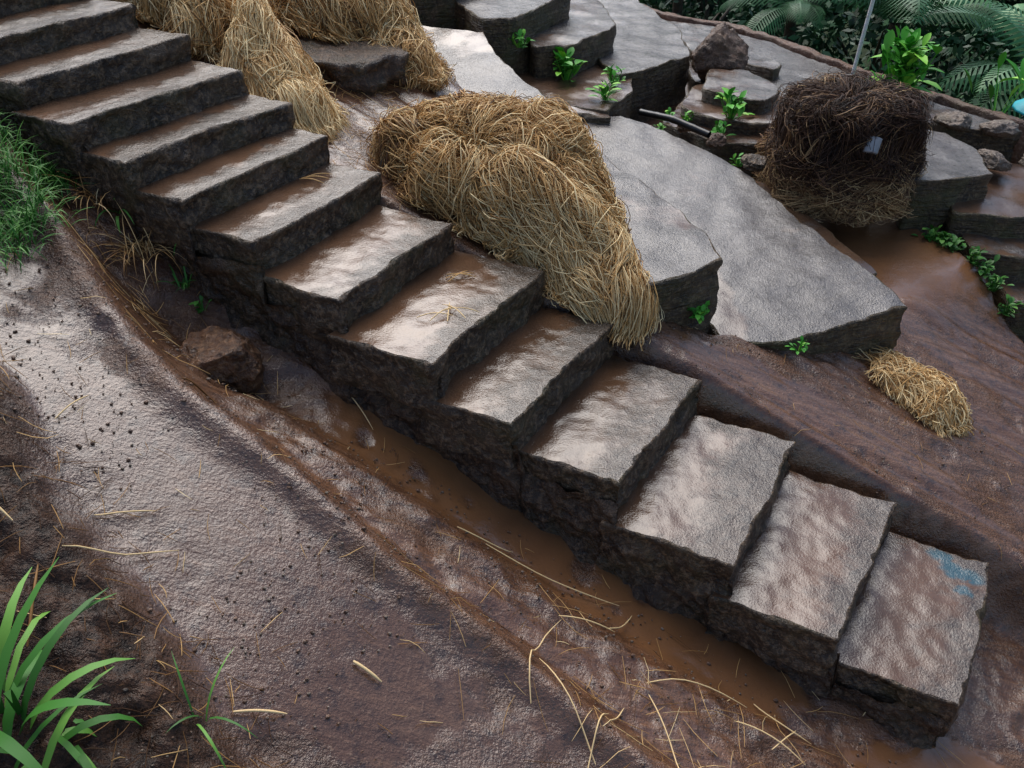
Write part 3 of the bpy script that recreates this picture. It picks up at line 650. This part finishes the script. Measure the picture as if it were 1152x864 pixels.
for k in range(160):
    s=R.uniform(-3.7,-2.64); t=R.uniform(1.55,2.14); 
    if t>sitp(s,RIM)+.02 and s>-2.95: continue
    x,y=xy(s,t); sp.append((24,x,y,gzv,.03,.14,.0024,.8))
grass_obj('grass_patch','dense green grass on the bank beside the steps',sp,R,kind='stuff')
R=np.random.default_rng(8)
grass_obj('grass_clump','broad bright green grass blades growing from the soil bank',[(24,-1.18,1.15,gz(-1.18,1.15),.03,.48,.012,.8),(12,-1.06,1.12,gz(-1.06,1.12),.03,.30,.009,1.0)],R,group='grass clumps on the soil bank')
for (x,y,n,L,w,lab) in [(-.78,1.28,5,.2,.003,'thin green grass shoots on the soil bank'),(-1.5,1.55,9,.12,.003,'thin green grass shoots on the soil bank'),(-1.62,2.02,16,.12,.003,'thin green grass shoots on the soil bank'),(-1.34,3.2,22,.19,.005,'green grass tuft in the channel beside the stairs'),(-1.55,3.2,16,.17,.005,'green grass tuft in the channel beside the stairs'),(-1.75,1.95,10,.12,.003,'thin green grass shoots on the soil bank'),(-1.45,1.3,12,.2,.004,'thin green grass shoots on the soil bank'),(-1.55,1.8,12,.1,.003,'thin green grass shoots on the soil bank'),(-1.30,3.02,14,.13,.004,'green grass tuft in the channel beside the stairs')]:
    grass_obj('grass_clump',lab,[(n,x,y,gz(x,y),.015,L,w,.9)],R,group='grass clumps on the soil bank')
grass_obj('dry_grass','dry straw coloured grass hanging over the channel rim',[(70,-1.62,3.22,gz(-1.62,3.22,.02),.05,.26,.0016,1.1),(80,-1.46,3.08,gz(-1.46,3.08,.02),.04,.26,.0016,1.2)],R,mat=MSTRAW,cat='dry grass')
def leafy(loc,size,n,label,mat=MBRIGHT,cat='plant',seed=0,el=(.2,1.2),aspect=.42,name='leafy_plant',layers=1.):
    R=np.random.default_rng(seed+100); V=[];F=[];rn=[]
    for k in range(n):
        az=R.uniform(0,6.28); e=R.uniform(*el); L=size*R.uniform(.3,.55); b=np.array([R.normal(0,.15)*size,R.normal(0,.15)*size,abs(R.uniform(0,.55))*size*layers])
        d=np.array([math.cos(az)*math.cos(e),math.sin(az)*math.cos(e),math.sin(e)]); sd=np.array([-math.sin(az),math.cos(az),0]); upv=np.cross(sd,d)*-1
        w=L*aspect; i0=len(V)
        prof=[(.1,.15),(.35,.9),(.65,1.),(.88,.5),(1.0,.02)]
        for f,q in prof:
            c=b+d*L*f-np.array([0,0,1])*L*.25*f*f
            V+= [c-sd*w*.5*q+upv*.06*L*q, c, c+sd*w*.5*q+upv*.06*L*q]
        for a in range(4):
            p=i0+a*3; F.append([p,p+1,p+4,p+3]); F.append([p+1,p+2,p+5,p+4])
        i1=len(V); V+= [np.array([b[0]*.3,b[1]*.3,0])-sd*.004,np.array([b[0]*.3,b[1]*.3,0])+sd*.004,b+d*L*.12+sd*.003,b+d*L*.12-sd*.003]; F.append([i1,i1+1,i1+2,i1+3])
        rn+= [np.clip(R.normal(.5,.22),0,1)]*(len(V)-i0)
    o=mk(name,np.array(V),F,mat,rnd=rn); o.location=loc; tag(o,label,cat,'small leafy plants on the terraces'); return o
lab='small bright green leafy plant growing on a terrace'
for k,(x,y,z,s,n) in enumerate([(.37,6.05,1.38,.26,44),(.6,5.62,1.38,.18,30),(.68,5.95,1.38,.18,28),(.05,6.02,1.60,.16,22),(-.5,6.42,1.9,.18,22),(-.6,6.6,1.95,.2,20),(1.42,5.6,1.27,.22,44),(1.33,5.42,1.2,.15,20),(1.40,5.15,1.12,.12,18),(.84,3.33,1.14,.11,30),(1.30,3.28,1.0,.09,14),(1.16,5.75,1.2,.12,16),(.95,5.5,1.2,.1,14),(1.05,5.75,1.2,.1,12)]):
    leafy((x,y,z),s,n,lab,seed=k)
for k,(x,y) in enumerate([(2.5,4.72),(2.58,4.6),(2.64,4.45),(2.72,4.3),(2.78,4.2),(2.55,4.66),(2.68,4.38)]):
    leafy((x,y,gz(x-.05,y)-.02),.14,30,'low green weeds along the channel edge',seed=40+k,mat=MGRASS)
leafy((2.80,6.35,1.17),.42,160,'round bright green shrub beside the bamboo pole',seed=60,aspect=.35,layers=1.6,el=(.1,1.4))
leafy((3.35,5.95,1.15),.6,9,'broad leaved yellow green plant at the path edge',seed=63,aspect=.22,el=(.6,1.3))
for k,(x,y) in enumerate([(-1.45,3.3),(-1.2,3.18),(-1.22,2.95)]): leafy((x,y,gz(x,y)),.09,10,'tiny green weed beside the stairs',seed=70+k,mat=MGRASS)
# ------------------------------------------------------------ pole, pipe, parasol
def pole(name,pts,rad,mat,label=None,cat=None,k=10,parent=None):
    P=np.array(pts,float); tt=np.linspace(0,len(P)-1,24); Q=np.stack([np.interp(tt,range(len(P)),P[:,i]) for i in range(3)],-1)[None]
    rr=np.interp(tt,range(len(P)),rad)[None]; rr=rr*(1+.08*(np.arange(24)%6==0))
    V,F=tubes(Q,rr,k); o=mk(name,V,F,mat,parent=parent)
    if label: tag(o,label,cat)
    return o
pole('bamboo_pole',[(2.50,6.53,1.05),(2.52,6.52,1.6),(2.56,6.5,2.4),(2.58,6.5,3.2)],[.015,.014,.012,.01],MPOLE,'slender pale bamboo pole standing by the terrace path','pole')
pole('drain_pipe',[(.84,5.62,1.30),(1.0,5.38,1.34),(1.2,5.18,1.31)],[.022,.022,.022],MBLACK,'black drain pipe lying at the terrace edge','pipe')
pa=empty('parasol',(3.72,5.95,.72)); tag(pa,'turquoise parasol beyond the low earthen wall','parasol')
lathe('canopy',[(.001,.60),(.05,.585),(.16,.545),(.25,.49),(.26,.475),(.25,.482),(.1,.55),(.001,.585)],MCYAN,parent=pa,seg=16)
lathe('pole',[(.012,-.4),(.012,.58)],MPOLE,parent=pa,seg=10)
# ------------------------------------------------------------ forest
def tree_meshes(seed,H=3.2,rad=1.2,nl=3400,leaf=.11):
    R=np.random.default_rng(seed)
    L=[];Rd=[]
    m=8; f=np.linspace(0,1,m)
    L.append(np.stack([.15*np.sin(f*2+seed),.1*np.sin(f*3),f*H*.8],-1)); Rd.append(.09*(1-.75*f))
    tips=[]
    for k in range(9):
        a=R.uniform(0,6.28); z0=H*R.uniform(.3,.7); q=R.uniform(.5,1.)*rad*.8
        st_=np.array([.1*math.sin(z0),0,z0]); en=st_+np.array([math.cos(a)*q,math.sin(a)*q,H*R.uniform(.1,.3)])
        L.append(st_+(en-st_)*f[:,None]+np.array([0,0,1])*np.sin(f*3.1)[:,None]*.1); Rd.append(.035*(1-.8*f)); tips.append(en)
    V,F=tubes(np.array(L),np.array(Rd),7)
    cl=[];
    for k in range(34):
        if R.uniform()<.5: c=tips[R.integers(len(tips))]+R.normal(0,.25,3)
        else:
            v=R.normal(size=3); v/=np.linalg.norm(v); c=np.array([0,0,H*.68])+v*np.array([rad,rad,H*.3])*R.uniform(.5,1)
        cl.append((c,R.uniform(.16,.38),R.normal(0,.16)))
    w=R.integers(0,len(cl),nl); C=np.array([cl[i][0] for i in w]); S=np.array([cl[i][1] for i in w]); T=np.array([cl[i][2] for i in w])
    v=R.normal(size=(nl,3)); v/=np.linalg.norm(v,axis=1,keepdims=True); P=C+v*S[:,None]*R.uniform(.5,1.1,(nl,1))*np.array([1.2,1.2,.8])
    a=R.normal(size=(nl,3))+v*.6+np.array([0,0,-.5]); a/=np.linalg.norm(a,axis=1,keepdims=True); b=np.cross(a,R.normal(size=(nl,3))); b/=np.linalg.norm(b,axis=1,keepdims=True)
    s=leaf*R.uniform(.5,1.2,(nl,1))
    Q=np.stack([P,P+a*s*.5+b*s*.25,P+a*s,P+a*s*.5-b*s*.25],1).reshape(-1,3); QF=np.arange(nl*4).reshape(nl,4)
    rnd=np.repeat(np.clip(.45+T+R.normal(0,.13,nl)+.25*v[:,2],0,1),4)
    return (V,F),(Q,QF,rnd)
protos=[]
def place_tree(k,x,y,ztop,sc=1.):
    rot=random.uniform(0,6.28)
    if k<len(protos):
        pe,ptk,pcr=protos[k]; e=pe.copy(); COL.objects.link(e); parts=[ptk.copy(),pcr.copy()]
        for p in parts: COL.objects.link(p); p.parent=e
    else:
        (V,F),(Q,QF,rn)=tree_meshes(50+k*7,rad=1.1+.15*k)
        e=empty('forest_tree'); tag(e,'dark green leafy tree in the dense forest below','tree','trees of the dense forest')
        a=mk('trunk',V,F,MBARK,parent=e); b=mk('crown',Q,QF,MFOREST,rnd=rn,parent=e,smooth=False); protos.append((e,a,b))
    e.location=(x,y,ztop-3.0*sc); e.scale=(sc,sc,sc); e.rotation_euler=(0,0,rot)
tl=[(0,3.6,9.2,1.1,1),(1,5.0,7.8,1.0,1),(2,2.2,10.5,1.3,1),(3,.6,11.3,1.4,1)]
for k in range(26):
    d=random.uniform(3.2,11); a=random.uniform(-7,7)
    x=2.4+.82*d-.57*a; y=7.3+.57*d+.82*a
    if y<4 or x<-4: continue
    tl.append((k%4,x,y,1.1+.12*d+random.uniform(-.3,.3),1+.06*d))
for q in tl: place_tree(*q)
def palm(loc,n,L,label,seed,trunk=.0,mat=MPALM,pitch=(.2,1.2)):
    R=np.random.default_rng(seed); e=empty('palm_tree',loc); tag(e,label,'palm',None)
    V=[];F=[];rn=[]
    for k in range(n):
        az=2*math.pi*k/n+R.normal(0,.2); el=R.uniform(*pitch); l=L*R.uniform(.8,1.1); p=np.array([0,0,trunk]); seg=26; pts=[];ds=[]
        for j in range(seg):
            d=np.array([math.cos(az)*math.cos(el),math.sin(az)*math.cos(el),math.sin(el)]); pts.append(p); ds.append(d); p=p+d*l/seg; el-=1.9/seg*(.4+j/seg)
        sd=np.array([-math.sin(az),math.cos(az),0]); tone=np.clip(R.normal(.55,.2),0,1)
        for j in range(2,seg):
            f=j/seg; ll=l*.32*math.sin(math.pi*min(1,.12+f*.9))+.02; d=ds[j]
            for sg in (-1,1):
                q=sd*sg*.85+d*.55+np.array([0,0,-.15]); q/=np.linalg.norm(q); w=d*l*.014; tip=pts[j]+q*ll+np.array([0,0,-.22*ll])
                mid=pts[j]+q*ll*.5+np.array([0,0,.02*ll]); i=len(V); V+=[pts[j]-w*.5,mid-w,tip,mid+w,pts[j]+w*.5]; F.append([i,i+1,i+2,i+3,i+4]); rn+=[tone]*5
        for j in range(seg-1):
            i=len(V); w=sd*.006; V+=[pts[j]-w,pts[j]+w,pts[j+1]+w,pts[j+1]-w]; F.append([i,i+1,i+2,i+3]); rn+=[tone]*4
    mk('fronds',np.array(V),F,mat,rnd=rn,parent=e,smooth=False)
    pole('trunk',[(0,0,-.5),(.03,0,trunk*.5),(0,0,trunk)],[.07,.06,.045],MBARK,parent=e)
palm((3.3,7.9,-.2),13,1.05,'spiky green palm rising out of the dark forest',3,trunk=1.5)
palm((4.3,6.9,-.6),13,1.2,'spiky green palm rising out of the dark forest',4,trunk=1.6)
palm((2.7,8.9,.0),11,.8,'small palm at the forest edge',5,trunk=1.2)
palm((1.7,9.6,.2),11,.7,'small palm at the forest edge',6,trunk=1.2)
R=np.random.default_rng(77); nl=20000; dd=R.uniform(.25,6,nl); aa=R.uniform(-6,6,nl)
X=2.4+.82*dd-.57*aa; Y=7.3+.57*dd+.82*aa; Z=gvec(X,Y)+np.abs(R.normal(0,.25,nl))*np.minimum(1,dd)*1.3
P=np.stack([X,Y,Z],-1); a=R.normal(size=(nl,3)); a[:,2]=np.abs(a[:,2])*.4; a/=np.linalg.norm(a,axis=1,keepdims=True); b=np.cross(a,R.normal(size=(nl,3))); b/=np.linalg.norm(b,axis=1,keepdims=True); s=R.uniform(.05,.14,(nl,1))
Q=np.stack([P,P+a*s*.5+b*s*.2,P+a*s,P+a*s*.5-b*s*.2],1).reshape(-1,3)
o=mk('undergrowth',Q,np.arange(nl*4).reshape(nl,4),MFOREST,rnd=np.repeat(np.clip(R.normal(.45,.2,nl),0,1),4),smooth=False); tag(o,'dark leafy undergrowth on the slope below','undergrowth',kind='stuff')
# ------------------------------------------------------------ light and camera
w=bpy.data.worlds.new('World'); scn.world=w; w.use_nodes=True; nt=w.node_tree; bg=nt.nodes['Background']
sky=nt.nodes.new('ShaderNodeTexSky'); sky.sky_type='NISHITA'; sky.sun_disc=False
EL,AZ=math.radians(52),math.radians(-14)
sky.sun_elevation=EL; sky.sun_rotation=AZ; sky.air_density=1.0; sky.dust_density=2.2; sky.ozone_density=1.1
nt.links.new(sky.outputs[0],bg.inputs[0]); bg.inputs[1].default_value=.15
sl=bpy.data.lights.new('sun','SUN'); sl.energy=2.8; sl.angle=math.radians(56); sl.color=(1,.97,.925); so=bpy.data.objects.new('sun',sl); COL.objects.link(so)
dv=Vector((math.sin(AZ)*math.cos(EL),math.cos(AZ)*math.cos(EL),math.sin(EL))); so.rotation_euler=dv.to_track_quat('Z','Y').to_euler()
cd=bpy.data.cameras.new('camera'); cd.sensor_width=36; cd.lens=980/1152*36; cd.clip_end=500; cd.clip_start=.05
co=bpy.data.objects.new('camera',cd); COL.objects.link(co); co.location=(0,0,CZ); co.rotation_euler=(math.radians(90-36),0,0); scn.camera=co
